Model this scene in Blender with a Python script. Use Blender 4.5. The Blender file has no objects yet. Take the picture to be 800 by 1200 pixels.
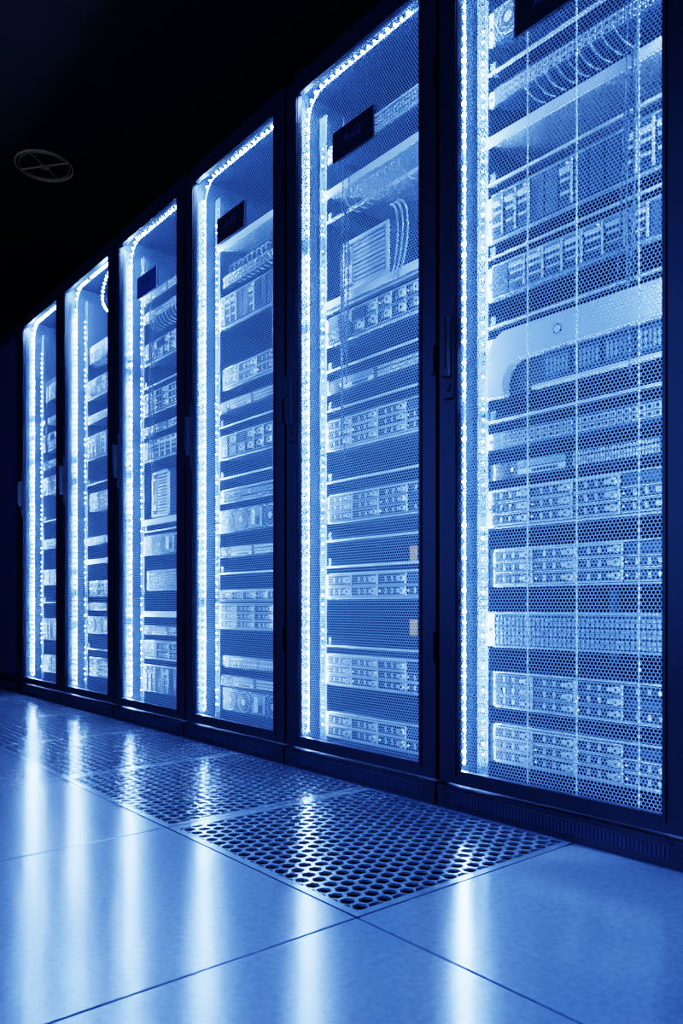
import bpy, math, random, bmesh
from mathutils import Vector, Matrix
random.seed(4)
sc = bpy.context.scene
sc.view_settings.view_transform = 'Filmic'
sc.view_settings.look = 'High Contrast'
sc.view_settings.exposure = 0.12

# ------------------------------------------------------------ parameters
H = 0.485; D = 1.388; THETA = math.radians(39.9); F = 903.0
PITCH = 0.6315; C0 = 0.973
LED = (0.21, 0.39, 1.0)

# ------------------------------------------------------------ materials
def mat(name, col, rough=0.5, metal=0.0, emit=None, estr=0.0, coat=0.0, noise=0.0, nscale=40, spec=0.5, bump=0.0, sampled=True):
    m = bpy.data.materials.new(name); m.use_nodes = True
    nt = m.node_tree; b = nt.nodes['Principled BSDF']
    b.inputs['Base Color'].default_value = (*col, 1)
    b.inputs['Roughness'].default_value = rough
    b.inputs['Metallic'].default_value = metal
    b.inputs['Specular IOR Level'].default_value = spec
    b.inputs['Coat Weight'].default_value = coat
    if emit:
        b.inputs['Emission Color'].default_value = (*emit, 1)
        b.inputs['Emission Strength'].default_value = estr
        if not sampled: m.cycles.emission_sampling='NONE'
    if noise > 0:
        tc = nt.nodes.new('ShaderNodeTexCoord'); n = nt.nodes.new('ShaderNodeTexNoise')
        n.inputs['Scale'].default_value = nscale; n.inputs['Detail'].default_value = 5
        nt.links.new(tc.outputs['Object'], n.inputs['Vector'])
        mr = nt.nodes.new('ShaderNodeMapRange')
        mr.inputs['From Min'].default_value = 0.3; mr.inputs['From Max'].default_value = 0.7
        mr.inputs['To Min'].default_value = 1-noise; mr.inputs['To Max'].default_value = 1+noise
        nt.links.new(n.outputs['Fac'], mr.inputs['Value'])
        mx = nt.nodes.new('ShaderNodeVectorMath'); mx.operation = 'SCALE'
        mx.inputs[0].default_value = col
        nt.links.new(mr.outputs['Result'], mx.inputs['Scale'])
        nt.links.new(mx.outputs['Vector'], b.inputs['Base Color'])
        mr2 = nt.nodes.new('ShaderNodeMapRange')
        mr2.inputs['To Min'].default_value = max(rough-0.03, 0.02); mr2.inputs['To Max'].default_value = rough+0.04
        nt.links.new(n.outputs['Fac'], mr2.inputs['Value'])
        nt.links.new(mr2.outputs['Result'], b.inputs['Roughness'])
        if bump > 0:
            bp = nt.nodes.new('ShaderNodeBump'); bp.inputs['Strength'].default_value = bump
            bp.inputs['Distance'].default_value = 0.002
            nt.links.new(n.outputs['Fac'], bp.inputs['Height'])
            nt.links.new(bp.outputs['Normal'], b.inputs['Normal'])
    return m

M_FRAME = mat('rack_black_paint', (0.009, 0.014, 0.028), 0.36, 0.0, noise=0.15, nscale=60)
M_PANEL = mat('rack_blank_door_paint', (0.03, 0.045, 0.09), 0.45, 0.0, noise=0.15, nscale=30)
M_MESH = mat('door_mesh_steel', (0.74, 0.79, 0.87), 0.40, 0.15)
M_INNER = mat('rack_inner_steel', (0.05, 0.07, 0.11), 0.55, 0.2, noise=0.1, nscale=20)
M_RAIL = mat('rack_rail_steel', (0.12, 0.155, 0.21), 0.45, 0.3)
M_SILVER = mat('server_silver', (0.90, 0.92, 0.96), 0.38, 0.1, noise=0.08, nscale=90)
M_MID = mat('server_midgrey', (0.38, 0.43, 0.50), 0.42, 0.2, noise=0.08, nscale=60)
M_DARK = mat('server_dark', (0.006, 0.008, 0.014), 0.4)
M_GREY = mat('server_grey', (0.04, 0.058, 0.095), 0.45, 0.2)
M_WHITE = mat('device_white', (0.68, 0.72, 0.80), 0.4, noise=0.05, nscale=30)
M_LED = mat('led_chip', (1, 1, 1), 0.5, emit=LED, estr=820.0)
M_LED2 = mat('led_chip_dim', (1, 1, 1), 0.5, emit=LED, estr=130.0)
M_LED_FILL = mat('led_fill_chip', (1, 1, 1), 0.5, emit=LED, estr=760.0)  # for the added near-side strip that brightens the servers
M_TAPE = mat('led_tape_glow', (0.5, 0.55, 0.7), 0.5, emit=(0.10, 0.26, 1.0), estr=1.5, sampled=False)  # tape emission imitates the glow around the chips
M_STAT = mat('status_light', (1, 1, 1), 0.5, emit=(0.4, 0.6, 1.0), estr=3.0, sampled=False)
M_YEL = mat('yellow_label_glow', (0.35, 0.2, 0.015), 0.6, emit=(0.5, 0.26, 0.04), estr=0.2, sampled=False)  # faint emission added so the labels stay yellow under blue light
M_PLATE = mat('label_plate_black', (0.009, 0.014, 0.027), 0.35)
M_PLATE2 = mat('label_plate_faded', (0.07, 0.10, 0.18), 0.35)  # paler copy of the black plate; far fading is put into the colour
M_TXT = mat('label_text', (0.05, 0.07, 0.12), 0.6)
M_CABLE = mat('cable_jacket', (0.05, 0.07, 0.11), 0.45)
M_CABLEW = mat('cable_jacket_light', (0.3, 0.35, 0.42), 0.45)
M_FLOOR = mat('floor_tile_laminate', (0.24, 0.285, 0.36), 0.165, 0.30, noise=0.12, nscale=90, spec=1.0)
M_PERF = mat('perforated_tile_steel', (0.26, 0.31, 0.38), 0.20, 0.5, noise=0.1, nscale=30)
M_SUB = mat('subfloor_concrete', (0.004, 0.005, 0.008), 0.9, noise=0.2, nscale=8)
M_WALL = mat('wall_dark_paint', (0.012, 0.016, 0.028), 0.8, noise=0.1, nscale=6)
M_CEIL = mat('ceiling_dark_paint', (0.006, 0.004, 0.003), 0.85, noise=0.15, nscale=5)
M_VENT = mat('diffuser_offset_tint', (0.95, 0.36, 0.10), 0.6, noise=0.1, nscale=20)  # grey diffuser; orange base offsets the blue light through its colour

# ------------------------------------------------------------ mesh builder
class MB:
    def __init__(s): s.v=[]; s.f=[]; s.m=[]; s.mats=[]
    def mi(s, m):
        if m not in s.mats: s.mats.append(m)
        return s.mats.index(m)
    def box(s, x0,x1,y0,y1,z0,z1, m):
        i=len(s.v); k=s.mi(m)
        s.v += [(x0,y0,z0),(x1,y0,z0),(x1,y1,z0),(x0,y1,z0),(x0,y0,z1),(x1,y0,z1),(x1,y1,z1),(x0,y1,z1)]
        for q in ((0,3,2,1),(4,5,6,7),(0,1,5,4),(1,2,6,5),(2,3,7,6),(3,0,4,7)):
            s.f.append(tuple(i+a for a in q)); s.m.append(k)
    def prismx(s, pts, x0, x1, m):
        i=len(s.v); n=len(pts); k=s.mi(m)
        s.v += [(x0,p[0],p[1]) for p in pts]+[(x1,p[0],p[1]) for p in pts]
        s.f.append(tuple(range(i,i+n))); s.m.append(k)
        s.f.append(tuple(range(i+2*n-1,i+n-1,-1))); s.m.append(k)
        for a in range(n):
            b=(a+1)%n; s.f.append((i+a,i+n+a,i+n+b,i+b)); s.m.append(k)
    def disc(s, cy, cz, r, x0, x1, m, n=10):
        s.prismx([(cy+r*math.cos(2*math.pi*a/n), cz+r*math.sin(2*math.pi*a/n)) for a in range(n)], x0, x1, m)
    def octa(s, c, r, m):
        i=len(s.v); k=s.mi(m); x,y,z=c
        s.v += [(x+r,y,z),(x-r,y,z),(x,y+r,z),(x,y-r,z),(x,y,z+r),(x,y,z-r)]
        for q in ((0,2,4),(2,1,4),(1,3,4),(3,0,4),(2,0,5),(1,2,5),(3,1,5),(0,3,5)):
            s.f.append(tuple(i+a for a in q)); s.m.append(k)
    def mesh(s, name):
        me=bpy.data.meshes.new(name); me.from_pydata(s.v,[],s.f)
        for m in s.mats: me.materials.append(m)
        me.polygons.foreach_set('material_index', s.m); me.update()
        return me

def obj(name, me, parent=None, loc=(0,0,0)):
    o=bpy.data.objects.new(name, me); sc.collection.objects.link(o)
    o.location=loc
    if parent: o.parent=parent
    return o

def hexsheet(name, W, Ht, p, scale, mapf, m, sq=1.0):
    R=p/math.sqrt(3); rh=1.5*R*sq; rows=int(Ht/rh)
    cols=int(W/p)
    v=[];f=[]
    cs=[(math.sin(math.pi/3*a),math.cos(math.pi/3*a)*sq) for a in range(6)]
    for r in range(rows+1):
        cv=R*sq+r*rh
        if cv+R*sq>Ht+R*0.6: break
        for c in range(cols):
            cu=p*0.5+c*p+(p*0.5 if r%2 else 0)
            if cu+p*0.5>W+1e-6: continue
            i=len(v)
            for s_ in (1.0,scale):
                for (a,b) in cs: v.append(mapf(cu+a*R*s_, cv+b*R*s_))
            for a in range(6):
                b=(a+1)%6; f.append((i+a,i+b,i+6+b,i+6+a))
    me=bpy.data.meshes.new(name); me.from_pydata(v,[],f); me.materials.append(m); me.update()
    return me

def tube(name, pts, r, m, parent=None, cyc=False):
    cu=bpy.data.curves.new(name,'CURVE'); cu.dimensions='3D'; cu.bevel_depth=r; cu.bevel_resolution=2
    sp=cu.splines.new('POLY'); sp.points.add(len(pts)-1)
    for i,p in enumerate(pts): sp.points[i].co=(*p,1)
    sp.use_cyclic_u=cyc
    cu.materials.append(m)
    o=bpy.data.objects.new(name,cu); sc.collection.objects.link(o)
    if parent: o.parent=parent
    return o

def bez(p0,p1,p2,p3,n=14):
    out=[]
    for i in range(n+1):
        t=i/n; out.append(tuple((1-t)**3*a+3*(1-t)**2*t*b+3*(1-t)*t*t*c+t**3*d for a,b,c,d in zip(p0,p1,p2,p3)))
    return out

def beads(name, pts, sp, r, m, parent, skip=0.0, jit=0.15):
    b=MB(); acc=0
    for a,c in zip(pts[:-1],pts[1:]):
        a=Vector(a); c=Vector(c); L=(c-a).length
        if L<1e-7: continue
        t=acc
        while t<L:
            if random.random()>=skip: b.octa(a+(c-a)*(t/L), r*random.uniform(1-jit,1+jit), m)
            t+=sp
        acc=t-L
    return obj(name, b.mesh(name), parent)

# ------------------------------------------------------------ room
DX0=-2.3; DX1=1.7; Y0=-1.6; Y1=7.0; ZC=3.0
def shell(name, x0,x1,y0,y1,z0,z1,m):
    b=MB(); b.box(x0,x1,y0,y1,z0,z1,m); return obj(name,b.mesh(name))
shell('wall_left',DX0-0.1,DX0,Y0,Y1,-0.4,ZC,M_WALL)
shell('wall_right',DX1,DX1+0.1,Y0,Y1,-0.4,ZC,M_WALL)
shell('wall_back',DX0-0.1,DX1+0.1,Y1,Y1+0.1,-0.4,ZC,M_WALL)
shell('wall_front',DX0-0.1,DX1+0.1,Y0-0.1,Y0,-0.4,ZC,M_WALL)
shell('ceiling',DX0-0.1,DX1+0.1,Y0-0.1,Y1+0.1,ZC,ZC+0.1,M_CEIL)
shell('subfloor',DX0,DX1,Y0,Y1,-0.46,-0.402,M_SUB)

T0=0.905; TP=0.634; XP=-0.6
fl=MB(); g=0.0016
xs=[XP-0.6*3, XP-1.2, XP-0.6, XP, 0.0, 0.6, 1.2, DX1]
perf_spots=[]
for i in range(len(xs)-1):
    for k in range(-4,10):
        ya=max(T0+k*TP,Y0); yb=min(T0+k*TP+TP,Y1)
        if yb-ya<0.02: continue
        xa=max(xs[i],DX0)
        if i==3 and 0<=k<=8:
            perf_spots.append((xs[i],xs[i+1],ya,yb)); continue
        fl.box(xa+g,xs[i+1]-g,ya+g,yb-g,-0.035,0.0,M_FLOOR)
fo=obj('floor',fl.mesh('floor'))
bv=fo.modifiers.new('bevel','BEVEL'); bv.width=0.0012; bv.segments=1

pw=0.6-2*g; pl=TP-2*g; mg=0.012
def pm(u,v): return (mg+v, mg+u, 0.0)
hs=hexsheet('perforated_floor_tile', pl-2*mg, pw-2*mg, 0.0310, 0.76, pm, M_PERF)
bm=bmesh.new(); bm.from_mesh(hs)
r=bmesh.ops.extrude_face_region(bm, geom=bm.faces[:])
for e in r['geom']:
    if isinstance(e,bmesh.types.BMVert): e.co.z-=0.004
bm.normal_update(); bm.to_mesh(hs); bm.free()
bd=MB()
bd.box(0,pw,0,mg+0.004,-0.03,0.0002,M_PERF); bd.box(0,pw,pl-mg-0.014,pl,-0.03,0.0002,M_PERF)
bd.box(0,mg+0.003,0,pl,-0.03,0.0003,M_PERF); bd.box(pw-mg-0.012,pw,0,pl,-0.03,0.0003,M_PERF)
bme=bd.mesh('tile_border')
for (xa,xb,ya,yb) in perf_spots:
    e=bpy.data.objects.new('perforated_floor_tile',None); sc.collection.objects.link(e)
    e.location=(xa+g,ya+g,0); e.empty_display_size=0.1
    obj('tile_grille',hs,e); obj('tile_border',bme,e)

# ------------------------------------------------------------ server unit meshes (front face at x=0, faces -X)
W=0.228
def ears(b,h,m=None):
    m=m or M_SILVER
    for s in (-1,1):
        b.box(-0.004,0.002, s*0.236-0.012, s*0.236+0.012, 0.002,h-0.002, m)
        b.disc(s*0.238,h*0.5,0.004,-0.006,-0.003,M_DARK,8)
def u_server(rows, cols, h, rim=None):
    rim=rim or M_SILVER
    b=MB(); ears(b,h)
    b.box(0.0,0.62,-W+0.006,W-0.006,0.002,h-0.002,M_GREY)
    b.box(-0.008,0.0,-W,W,0.0,0.004,M_SILVER); b.box(-0.008,0.0,-W,W,h-0.004,h,M_SILVER)
    cw=(2*W)/cols; rh=(h-0.010)/rows
    for c in range(cols):
        for r in range(rows):
            y0=-W+c*cw+0.002; y1=y0+cw-0.004; z0=0.005+r*rh+0.001; z1=z0+rh-0.002; hh=z1-z0
            b.box(-0.012,0.0,y0,y1,z0,z1,M_DARK)
            if random.random()<0.10:
                b.box(-0.013,-0.011,y0+0.004,y1-0.004,z0+hh*0.15,z1-hh*0.15,M_GREY); continue
            b.box(-0.015,-0.011,y0,y1,z0,z0+hh*0.07,rim)
            b.box(-0.015,-0.011,y0,y1,z1-hh*0.07,z1,rim)
            b.box(-0.016,-0.011,y0,y0+0.004,z0,z1,M_SILVER)
            ym=y0+(y1-y0)*0.30
            b.box(-0.019,-0.011,y0+0.010,ym,z0+hh*0.32,z1-hh*0.32,M_SILVER)
            b.disc(y0+0.013,(z0+z1)/2,hh*0.30,-0.021,-0.010,M_SILVER,12)
            b.disc(y0+0.013,(z0+z1)/2,hh*0.13,-0.0215,-0.010,M_DARK,8)
            for q in range(5):
                yy=ym+0.006+q*(y1-ym-0.012)/5
                b.box(-0.0135,-0.011,yy,yy+(y1-ym)*0.09,z0+hh*0.25,z1-hh*0.25,M_SILVER if q%2 else M_GREY)
            if random.random()<0.3:
                b.box(-0.016,-0.012,y1-0.006,y1-0.003,(z0+z1)/2-0.0015,(z0+z1)/2+0.0015,M_STAT)
    return b.mesh('server_%dx%d'%(rows,cols))
def u_blade(n,h):
    b=MB(); ears(b,h)
    b.box(0.0,0.62,-W+0.006,W-0.006,0.002,h-0.002,M_DARK)
    b.box(-0.01,0.0,-W,W,0.0,0.006,M_MID); b.box(-0.01,0.0,-W,W,h-0.006,h,M_MID)
    cw=2*W/n
    for c in range(n):
        y0=-W+c*cw+0.002; y1=y0+cw-0.004
        b.box(-0.012,0,y0,y1,0.008,h-0.008,M_GREY)
        if random.random()<0.2: continue
        b.box(-0.016,-0.011,y0,y0+0.004,0.008,h-0.008,M_SILVER)
        b.box(-0.018,-0.011,y0+0.006,y1-0.003,h*0.70,h*0.80,M_SILVER)
        for q in range(4):
            zz=h*0.18+q*h*0.12
            b.box(-0.0145,-0.011,y0+0.007,y1-0.004,zz,zz+h*0.05,M_SILVER if q%2 else M_DARK)
        if c%3==0: b.box(-0.015,-0.011,y0+0.01,y0+0.015,h*0.86,h*0.89,M_STAT)
    return b.mesh('blade_chassis')
def u_vent(h):
    b=MB(); ears(b,h)
    b.box(0.0,0.5,-W+0.006,W-0.006,0.002,h-0.002,M_GREY)
    b.box(-0.008,0.0,-W,W,0.0,0.005,M_MID); b.box(-0.008,0.0,-W,W,h-0.005,h,M_MID)
    n=38; rws=max(2,int(h/0.014))
    for r in range(rws):
        for q in range(n):
            y=-W+0.006+q*(2*W-0.012)/n; z=0.008+r*(h-0.016)/rws
            b.box(-0.007,0.0,y,y+0.007,z,z+(h-0.016)/rws*0.62,M_MID)
    return b.mesh('vent_panel')
def u_switch(h):
    b=MB(); ears(b,h)
    b.box(0.0,0.4,-W+0.006,W-0.006,0.001,h-0.001,M_GREY)
    b.box(-0.006,0.0,-W,W,0,h,M_GREY)
    for q in range(24):
        y=-W+0.03+q*0.0165+(0.006 if q>=12 else 0)
        for r in range(2):
            z=h*0.14+r*h*0.38
            b.box(-0.009,-0.005,y,y+0.0125,z,z+h*0.30,M_SILVER)
            b.box(-0.0095,-0.005,y+0.002,y+0.0105,z+h*0.03,z+h*0.22,M_DARK)
    for q in range(4): b.disc(-W+0.012,h*0.2+q*h*0.2,0.0018,-0.009,-0.005,M_STAT,6)
    return b.mesh('network_switch')
def u_pizza(h):
    b=MB(); ears(b,h)
    b.box(0.0,0.6,-W+0.006,W-0.006,0.001,h-0.001,M_GREY)
    b.box(-0.008,0,-W,W,0.001,h-0.001,M_DARK)
    for s in (-1,1):
        b.box(-0.022,-0.008,s*(W-0.012)-0.004,s*(W-0.012)+0.004,h*0.15,h*0.22,M_SILVER); b.box(-0.022,-0.008,s*(W-0.012)-0.004,s*(W-0.012)+0.004,h*0.78,h*0.85,M_SILVER)
        b.box(-0.026,-0.020,s*(W-0.012)-0.004,s*(W-0.012)+0.004,h*0.15,h*0.85,M_SILVER)
    b.box(-0.011,-0.007,0.03,0.16,h*0.55,h*0.85,M_MID); b.box(-0.012,-0.007,0.035,0.155,h*0.68,h*0.70,M_DARK)
    b.box(-0.011,-0.007,0.03,0.16,h*0.12,h*0.45,M_SILVER); b.box(-0.012,-0.007,0.05,0.12,h*0.20,h*0.36,M_DARK)
    for c in range(30):
        for r in range(3):
            y=-0.19+c*0.0068; b.box(-0.0095,-0.007,y,y+0.0035,h*(0.15+0.26*r),h*(0.32+0.26*r),M_SILVER)
    b.box(-0.010,-0.007,0.175,0.18,h*0.4,h*0.6,M_STAT)
    return b.mesh('slim_server')
def u_fans(h):
    b=MB(); ears(b,h)
    b.box(0.0,0.6,-W+0.006,W-0.006,0.001,h-0.001,M_GREY); b.box(-0.006,0,-W,W,0.0,h,M_GREY)
    n=int(2*W/(h*0.95)); st=2*W/n
    for q in range(n):
        c=-W+st*(q+0.5)
        if q%3==2:
            b.box(-0.014,-0.006,c-st*0.4,c+st*0.4,h*0.1,h*0.9,M_MID); b.box(-0.026,-0.014,c-0.004,c+0.004,h*0.2,h*0.8,M_SILVER)
            b.box(-0.016,-0.013,c-st*0.35,c-st*0.12,h*0.2,h*0.5,M_DARK); b.box(-0.016,-0.013,c+st*0.12,c+st*0.35,h*0.5,h*0.8,M_DARK)
        else:
            for rr,mm,xx in ((0.44,M_SILVER,-0.009),(0.40,M_DARK,-0.0095),(0.30,M_MID,-0.010),(0.26,M_DARK,-0.0105),(0.14,M_SILVER,-0.011)):
                b.disc(c,h/2,h*rr,xx,-0.005,mm,18)
            for s in ((-1,-1),(1,-1),(-1,1),(1,1)): b.disc(c+s[0]*st*0.42,h/2+s[1]*h*0.42,0.0025,-0.009,-0.005,M_SILVER,6)
    return b.mesh('fan_chassis')
def u_bezel(h):
    b=MB(); ears(b,h)
    b.box(0.0,0.6,-W+0.006,W-0.006,0.002,h-0.002,M_DARK)
    pts=[(-W,h)]
    rr=h*0.40
    for a in range(10):
        an=math.pi/2-math.pi/2*a/9
        pts.append((W-rr+rr*math.cos(an), h-rr+rr*math.sin(an)))
    pts+=[(W,0.0),(W-0.045,0.0)]
    for a in range(8):
        an=math.pi/2*a/7
        pts.append((W-0.045-0.05+0.05*math.cos(an), h*0.18+h*0.34*math.sin(an)))
    pts.append((-W,h*0.52))
    b.prismx(pts,-0.028,0.0,M_WHITE)
    b.box(-0.016,0.0,-W,W-0.12,0.0,0.008,M_SILVER)
    for q in range(4):
        a0=-W+0.012+q*0.075
        b.box(-0.012,0.0,a0,a0+0.068,h*0.10,h*0.46,M_GREY)
        for j in range(6): b.box(-0.0135,-0.011,a0+0.006+j*0.010,a0+0.010+j*0.010,h*0.16,h*0.40,M_MID)
    b.disc(0.03,h*0.76,0.011,-0.0295,-0.02,M_DARK,16)
    b.disc(0.03,h*0.76,0.008,-0.0305,-0.02,M_SILVER,16)
    return b.mesh('storage_bezel')
def u_shelf():
    b=MB()
    b.box(-0.012,0.5,-0.238,0.238,0.0,0.004,M_MID); b.box(-0.014,-0.010,-0.246,0.246,-0.012,0.012,M_SILVER)
    return b.mesh('shelf')
def u_rail():
    b=MB(); b.box(-0.004,0.002,-0.246,0.246,0,0.006,M_SILVER); b.box(0,0.6,0.225,0.24,0,0.03,M_RAIL); b.box(0,0.6,-0.24,-0.225,0,0.03,M_RAIL); return b.mesh('slide_rail')
def u_tower(h,w):
    b=MB(); y0=0.0; y1=w
    b.box(0.004,0.3,y0,y1,0,h,M_GREY)
    b.box(-0.004,0.004,y0,y1,0,0.010,M_SILVER); b.box(-0.004,0.004,y0,y1,h-0.010,h,M_SILVER)
    b.box(-0.004,0.004,y0,y0+0.010,0,h,M_SILVER); b.box(-0.004,0.004,y1-0.01,y1,0,h,M_SILVER)
    n=int(h/0.014)
    for q in range(n):
        z=0.012+q*(h-0.024)/n
        b.box(-0.003,0.006,y0+0.014,y1-0.05,z,z+0.006,M_SILVER)
    b.box(-0.006,0.004,y1-0.046,y1-0.014,h*0.15,h*0.85,M_SILVER)
    b.box(-0.0075,0.004,y1-0.040,y1-0.020,h*0.5,h*0.8,M_DARK)
    b.disc(y1-0.03,h*0.3,0.008,-0.008,0,M_DARK,12)
    return b.mesh('ribbed_device')

S34=u_server(3,4,0.094); S34b=u_server(3,4,0.088,M_MID); S24=u_server(2,4,0.078); S18=u_server(1,6,0.043); S26=u_server(2,8,0.088,M_MID)
BL=u_blade(12,0.115); BLS=u_blade(9,0.085); VP=u_vent(0.085); VP2=u_vent(0.05)
SW=u_switch(0.042); PZ=u_pizza(0.042); FN=u_fans(0.085); BZ=u_bezel(0.150); SH=u_shelf(); RL=u_rail(); TW=u_tower(0.15,0.20); TW2=u_tower(0.19,0.15)

# ------------------------------------------------------------ rack carcass and door
HW=0.3120; RH=2.10; DEP=1.0; MW=0.2525; MZ0=0.094; MZ1=2.02
def carcass():
    b=MB()
    b.box(0.03,DEP,-HW+0.001,-HW+0.012,0.0,RH,M_INNER); b.box(0.03,DEP,HW-0.012,HW-0.001,0.0,RH,M_INNER)
    b.box(0.03,DEP,-HW+0.012,HW-0.012,RH-0.03,RH,M_FRAME); b.box(0.03,DEP,-HW+0.012,HW-0.012,0.0,0.05,M_FRAME)
    b.box(DEP-0.01,DEP,-HW+0.012,HW-0.012,0.05,RH-0.03,M_FRAME)
    for s in (-1,1):
        b.box(0.012,0.04,s*0.303-0.008,s*0.303+0.008,0.0,RH,M_FRAME)
    b.box(0.012,0.04,-HW+0.001,HW-0.001,2.066,RH,M_FRAME)
    for s in (-1,1):
        b.box(0.100,0.104,s*0.262-0.016,s*0.262+0.016,0.06,2.0,M_RAIL)
        b.box(0.100,0.140,s*0.279-0.001,s*0.279+0.001,0.06,2.0,M_RAIL)
        z=0.08
        while z<1.98:
            b.box(0.0985,0.1005,s*0.262-0.005,s*0.262+0.005,z,z+0.009,M_DARK); z+=0.0222
        b.box(0.70,0.705,s*0.262-0.016,s*0.262+0.016,0.06,2.0,M_RAIL)
    b.box(-0.012,0.03,-HW+0.001,HW-0.001,0.0,0.055,M_FRAME)
    for q in range(62):
        y=-0.27+q*0.54/62
        b.box(-0.0135,-0.011,y,y+0.0045,0.016,0.040,M_GREY)
    b.box(-0.0145,-0.011,-0.275,0.275,0.043,0.0445,M_GREY)
    return b.mesh('rack_frame')
def doorframe():
    b=MB(); x0,x1=-0.006,0.010; y=0.3095; z0=0.062; z1=2.062
    b.box(x0,x1,MW,y,z0,z1,M_FRAME); b.box(x0,x1,-y,-MW,z0,z1,M_FRAME)
    b.box(x0,x1,-MW,MW,z0,MZ0,M_FRAME); b.box(x0,x1,-MW,MW,MZ1,z1,M_FRAME)
    for s in (-1,1):
        b.box(x0-0.004,x0,s*(MW+0.006)-0.003,s*(MW+0.006)+0.003,z0+0.02,z1-0.02,M_FRAME)
    for z in (0.35,1.05,1.75): b.box(x0-0.006,x0,-y+0.002,-y+0.016,z,z+0.07,M_FRAME)
    b.box(x0-0.010,x0,MW+0.006,MW+0.036,0.98,1.22,M_FRAME)
    b.box(x0-0.026,x0-0.010,MW+0.010,MW+0.030,1.03,1.17,M_PLATE)
    b.box(x0-0.030,x0-0.024,MW+0.013,MW+0.027,1.05,1.17,M_PLATE)
    b.disc(MW+0.021,1.005,0.009,x0-0.014,x0-0.009,M_FRAME,14)
    return b.mesh('door_frame')
CAR=carcass(); DF=doorframe()
def dm(u,v): return (0.004, -MW+0.001+u, MZ0+v)
DM=hexsheet('door_mesh',2*MW,MZ1-MZ0,0.0082,0.76,dm,M_MESH)
sd=MB(); sd.box(0.0,0.006,-MW,MW,MZ0,MZ1,M_PANEL); SD=sd.mesh('door_panel')
def plate(m):
    pb=MB(); pb.box(-0.008,-0.002,-0.085,0.085,0,0.085,m); pb.box(-0.0085,-0.002,-0.08,0.08,0.008,0.010,M_FRAME)
    return pb.mesh('label_plate')
PL=plate(M_PLATE); PL2=plate(M_PLATE2)

def strip_path(x=0.055,y=0.284):
    zt=2.052; r=0.075
    pts=[(x,y,0.10),(x,y,1.0),(x,y,zt-r)]
    for a in range(1,11):
        an=math.pi/2*a/10
        pts.append((x,y-r+r*math.cos(an),zt-r+r*math.sin(an)))
    pts.append((x,-0.285,zt))
    return pts

layouts={
 0:[(S34,.105),(S34b,.238),(VP,.385),(S34,.53),(S34,.672),(PZ,.79),(SW,.862),(RL,.93),(BZ,.985),(RL,1.16),(BLS,1.225),(RL,1.33),(BL,1.365),(RL,1.51),(SH,1.61),(SW,1.70),(RL,1.78),(FN,1.85)],
 1:[(S24,.085),(S34,.245),(RL,.36),(S24,.505),(RL,.60),(RL,.68),(S34b,.735),(RL,.86),(S34,.955),(RL,1.08),(PZ,1.13),(RL,1.20),(S26,1.275),(RL,1.38),(RL,1.66),(SH,1.74),(VP2,1.84)],
 2:[(FN,.10),(PZ,.19),(SW,.26),(S34,.40),(S18,.50),(RL,.60),(PZ,.66),(FN,.75),(VP2,.86),(RL,.95),(S26,1.02),(RL,1.14),(PZ,1.19),(S24,1.28),(BL,1.50),(SW,1.66),(SH,1.80)],
 3:[(BL,.12),(S24,.26),(PZ,.36),(SH,.45),(VP,.55),(FN,.70),(RL,.80),(SH,.84),(BLS,1.10),(PZ,1.21),(S34,1.30),(RL,1.42),(S26,1.52),(SW,1.70),(PZ,1.78)],
 4:[(S34,.14),(RL,.27),(FN,.35),(PZ,.46),(S24,.53),(SH,.70),(PZ,.78),(S34b,.95),(RL,1.08),(BL,1.2),(SW,1.38),(S26,1.5),(FN,1.68)],
 5:[(S34,.12),(BL,.30),(RL,.5),(FN,.60),(VP2,.8),(RL,.95),(S34,1.1),(PZ,1.24),(S26,1.34),(SH,1.5),(BLS,1.62)],
}
layouts[-1]=layouts[1]; layouts[6]=[]; layouts[7]=[]

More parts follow.
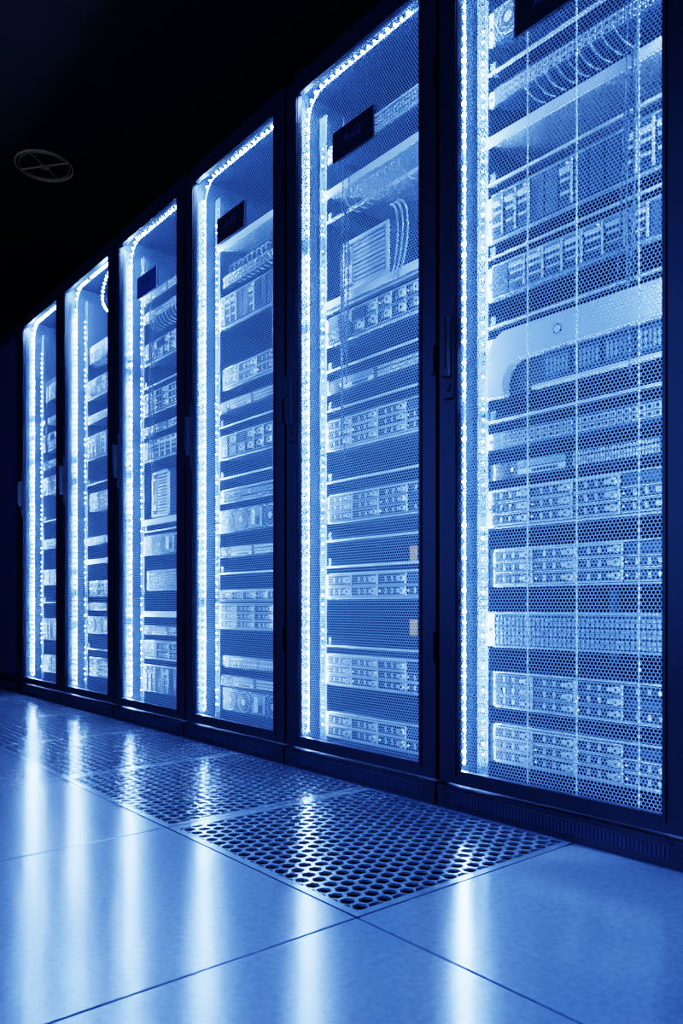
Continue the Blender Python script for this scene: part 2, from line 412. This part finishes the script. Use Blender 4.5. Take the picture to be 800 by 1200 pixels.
for k in (0,1,2,3,4,5,6,7,-1):
    cy=C0+PITCH*k
    e=bpy.data.objects.new('server_rack',None); sc.collection.objects.link(e); e.location=(0,cy,0); e.empty_display_size=0.3
    obj('rack_frame',CAR,e); obj('door_frame',DF,e)
    if k>5:
        obj('door_panel',SD,e); continue
    obj('door_mesh',DM,e)
    if k<=3:
        obj('label_plate',PL if k<=2 else PL2,e,(0,0,1.735))
        tc=bpy.data.curves.new('label_text','FONT'); tc.body='A-%02d'%(k+1 if k>=0 else 0); tc.size=0.036; tc.align_x='CENTER'; tc.align_y='CENTER'
        tc.materials.append(M_TXT)
        to=bpy.data.objects.new('label_text',tc); sc.collection.objects.link(to); to.parent=e
        to.location=(-0.0092,0,1.782); to.rotation_euler=(math.pi/2,0,-math.pi/2)
    for me,z in layouts[k]:
        dx=0.0 if me in (SH,RL,BZ) else random.choice((0,0,0.004,0.012))
        obj(me.name,me,e,(0.102+dx,0,z))
    p=strip_path()
    beads('led_strip_chips',p,0.0265,0.0062,M_LED,e,skip=0.05,jit=0.30)
    tube('led_strip_tape',[(a[0]+0.008,a[1]+0.005,a[2]) for a in p],0.0035,M_TAPE,e)
    p2=[(0.092,0.256,0.12),(0.092,0.256,1.90)]
    beads('led_strip_chips_inner',p2,0.0265,0.0042,M_LED2,e,skip=0.20,jit=0.3)
    p3=[(0.045,-0.283,0.12),(0.045,-0.283,1.95)]
    beads('led_fill_chips_near',p3,0.04,0.006,M_LED_FILL,e)  # added strip, unseen behind the door stile, brightens the servers
    if k in (1,-1):
        obj('ribbed_device',TW,e,(0.102,-0.03,1.42)); obj('ribbed_device_shelf',SH,e,(0.102,0,1.40))
        for q in range(3):
            tube('arc_cable',bez((0.09,-0.05-q*0.015,1.60),(0.06,-0.12-q*0.02,1.57),(0.06,-0.12-q*0.02,1.45),(0.09,-0.05-q*0.015,1.39)),0.003,M_CABLEW,e)
    if k==3: obj('ribbed_device',TW2,e,(0.102,0.02,0.86))
    for q in range(5):
        yy=0.15-q*0.006 if k%2 else -0.16+q*0.007
        za=random.uniform(0.9,1.2); zb=random.uniform(1.6,1.95)
        tube('cable',bez((0.088,yy,zb),(0.07,yy+random.uniform(-.03,.03),zb-0.2),(0.075,yy+random.uniform(-.02,.02),za+0.2),(0.09,yy+random.uniform(-.05,.05),za)),0.0020,M_CABLE,e)
    for q in range(9):
        y=0.12-q*0.028; z=1.70
        tube('patch_lead',bez((0.09,y,z),(0.045,y,z+0.01),(0.045,y-0.03,z-0.08),(0.085,y-0.05,z-0.075)),0.0018,M_CABLEW,e)
    if k==0:
        for dy in (0.064,-0.059,-0.197):
            tube('door_thin_bar',[(0.012,dy,MZ0),(0.012,dy,MZ1)],0.0018,M_SILVER,e)  # thin silver vertical bars behind the nearest door mesh
    if k==4:
        lp=bez((0.055,-0.255,2.04),(0.055,-0.10,2.03),(0.055,-0.02,1.96),(0.055,-0.05,1.89))+bez((0.055,-0.05,1.89),(0.055,-0.09,1.83),(0.055,-0.16,1.79),(0.055,-0.25,1.80))
        beads('led_strip_loop',lp,0.0185,0.0060,M_LED,e)
    if k==1:
        yb=MB(); yb.box(0.098,0.102,-0.142,-0.116,0.605,0.648,M_YEL); yb.box(0.098,0.102,-0.142,-0.116,0.405,0.448,M_YEL)
        obj('asset_labels',yb.mesh('asset_labels'),e)

# ------------------------------------------------------------ ceiling diffuser
def diffuser(x,y):
    e=bpy.data.objects.new('ceiling_diffuser',None); sc.collection.objects.link(e); e.location=(x,y,ZC)
    for r_,t_ in ((0.155,0.007),(0.135,0.003)):
        tube('ring',[(r_*math.cos(2*math.pi*a/40),r_*math.sin(2*math.pi*a/40),-0.012) for a in range(40)],t_,M_VENT,e,True)
    for a in range(2):
        an=math.radians(38)+a*math.pi/2
        tube('spoke',[(0.15*math.cos(an),0.15*math.sin(an),-0.012),(-0.15*math.cos(an),-0.15*math.sin(an),-0.012)],0.005,M_VENT,e)
    b=MB(); n=24
    b.v=[(0.03*math.cos(2*math.pi*a/n),0.03*math.sin(2*math.pi*a/n),-0.018) for a in range(n)]; b.f=[tuple(range(n))]; b.m=[0]; b.mats=[M_VENT]
    obj('hub',b.mesh('hub'),e)
diffuser(0.13,4.45)

# ------------------------------------------------------------ added aisle fill lights, out of view
def fill_light(x,y,z,sx,sy,pw,rot,col=(0.12,0.30,1.0),spread=180):
    l=bpy.data.lights.new('aisle_fill_light','AREA'); l.shape='RECTANGLE'; l.size=sx; l.size_y=sy; l.energy=pw; l.color=col; l.spread=math.radians(spread)
    o=bpy.data.objects.new('aisle_fill_light',l); sc.collection.objects.link(o); o.location=(x,y,z); o.rotation_euler=rot
    return o
for yy in (0.3,2.0,3.7):
    fill_light(-2.25,yy,1.25,1.9,0.12,19,(0,math.radians(-90),0))  # added fill, stands in for unseen LEDs across the aisle
fill_light(-1.9,1.2,2.9,0.3,1.2,28,(0,math.radians(-5),0),spread=100)  # added overhead fill that brightens the floor

w=bpy.data.worlds.new('world'); sc.world=w; w.use_nodes=True
w.node_tree.nodes['Background'].inputs['Color'].default_value=(0.002,0.004,0.012,1)
w.node_tree.nodes['Background'].inputs['Strength'].default_value=0.3
cam=bpy.data.cameras.new('camera'); co=bpy.data.objects.new('camera',cam); sc.collection.objects.link(co)
cam.sensor_fit='HORIZONTAL'; cam.sensor_width=36; cam.lens=F*36/800; cam.shift_y=110/800; cam.clip_start=0.02
co.location=(-D,0,H); co.rotation_euler=(math.pi/2,0,-THETA)
sc.camera=co
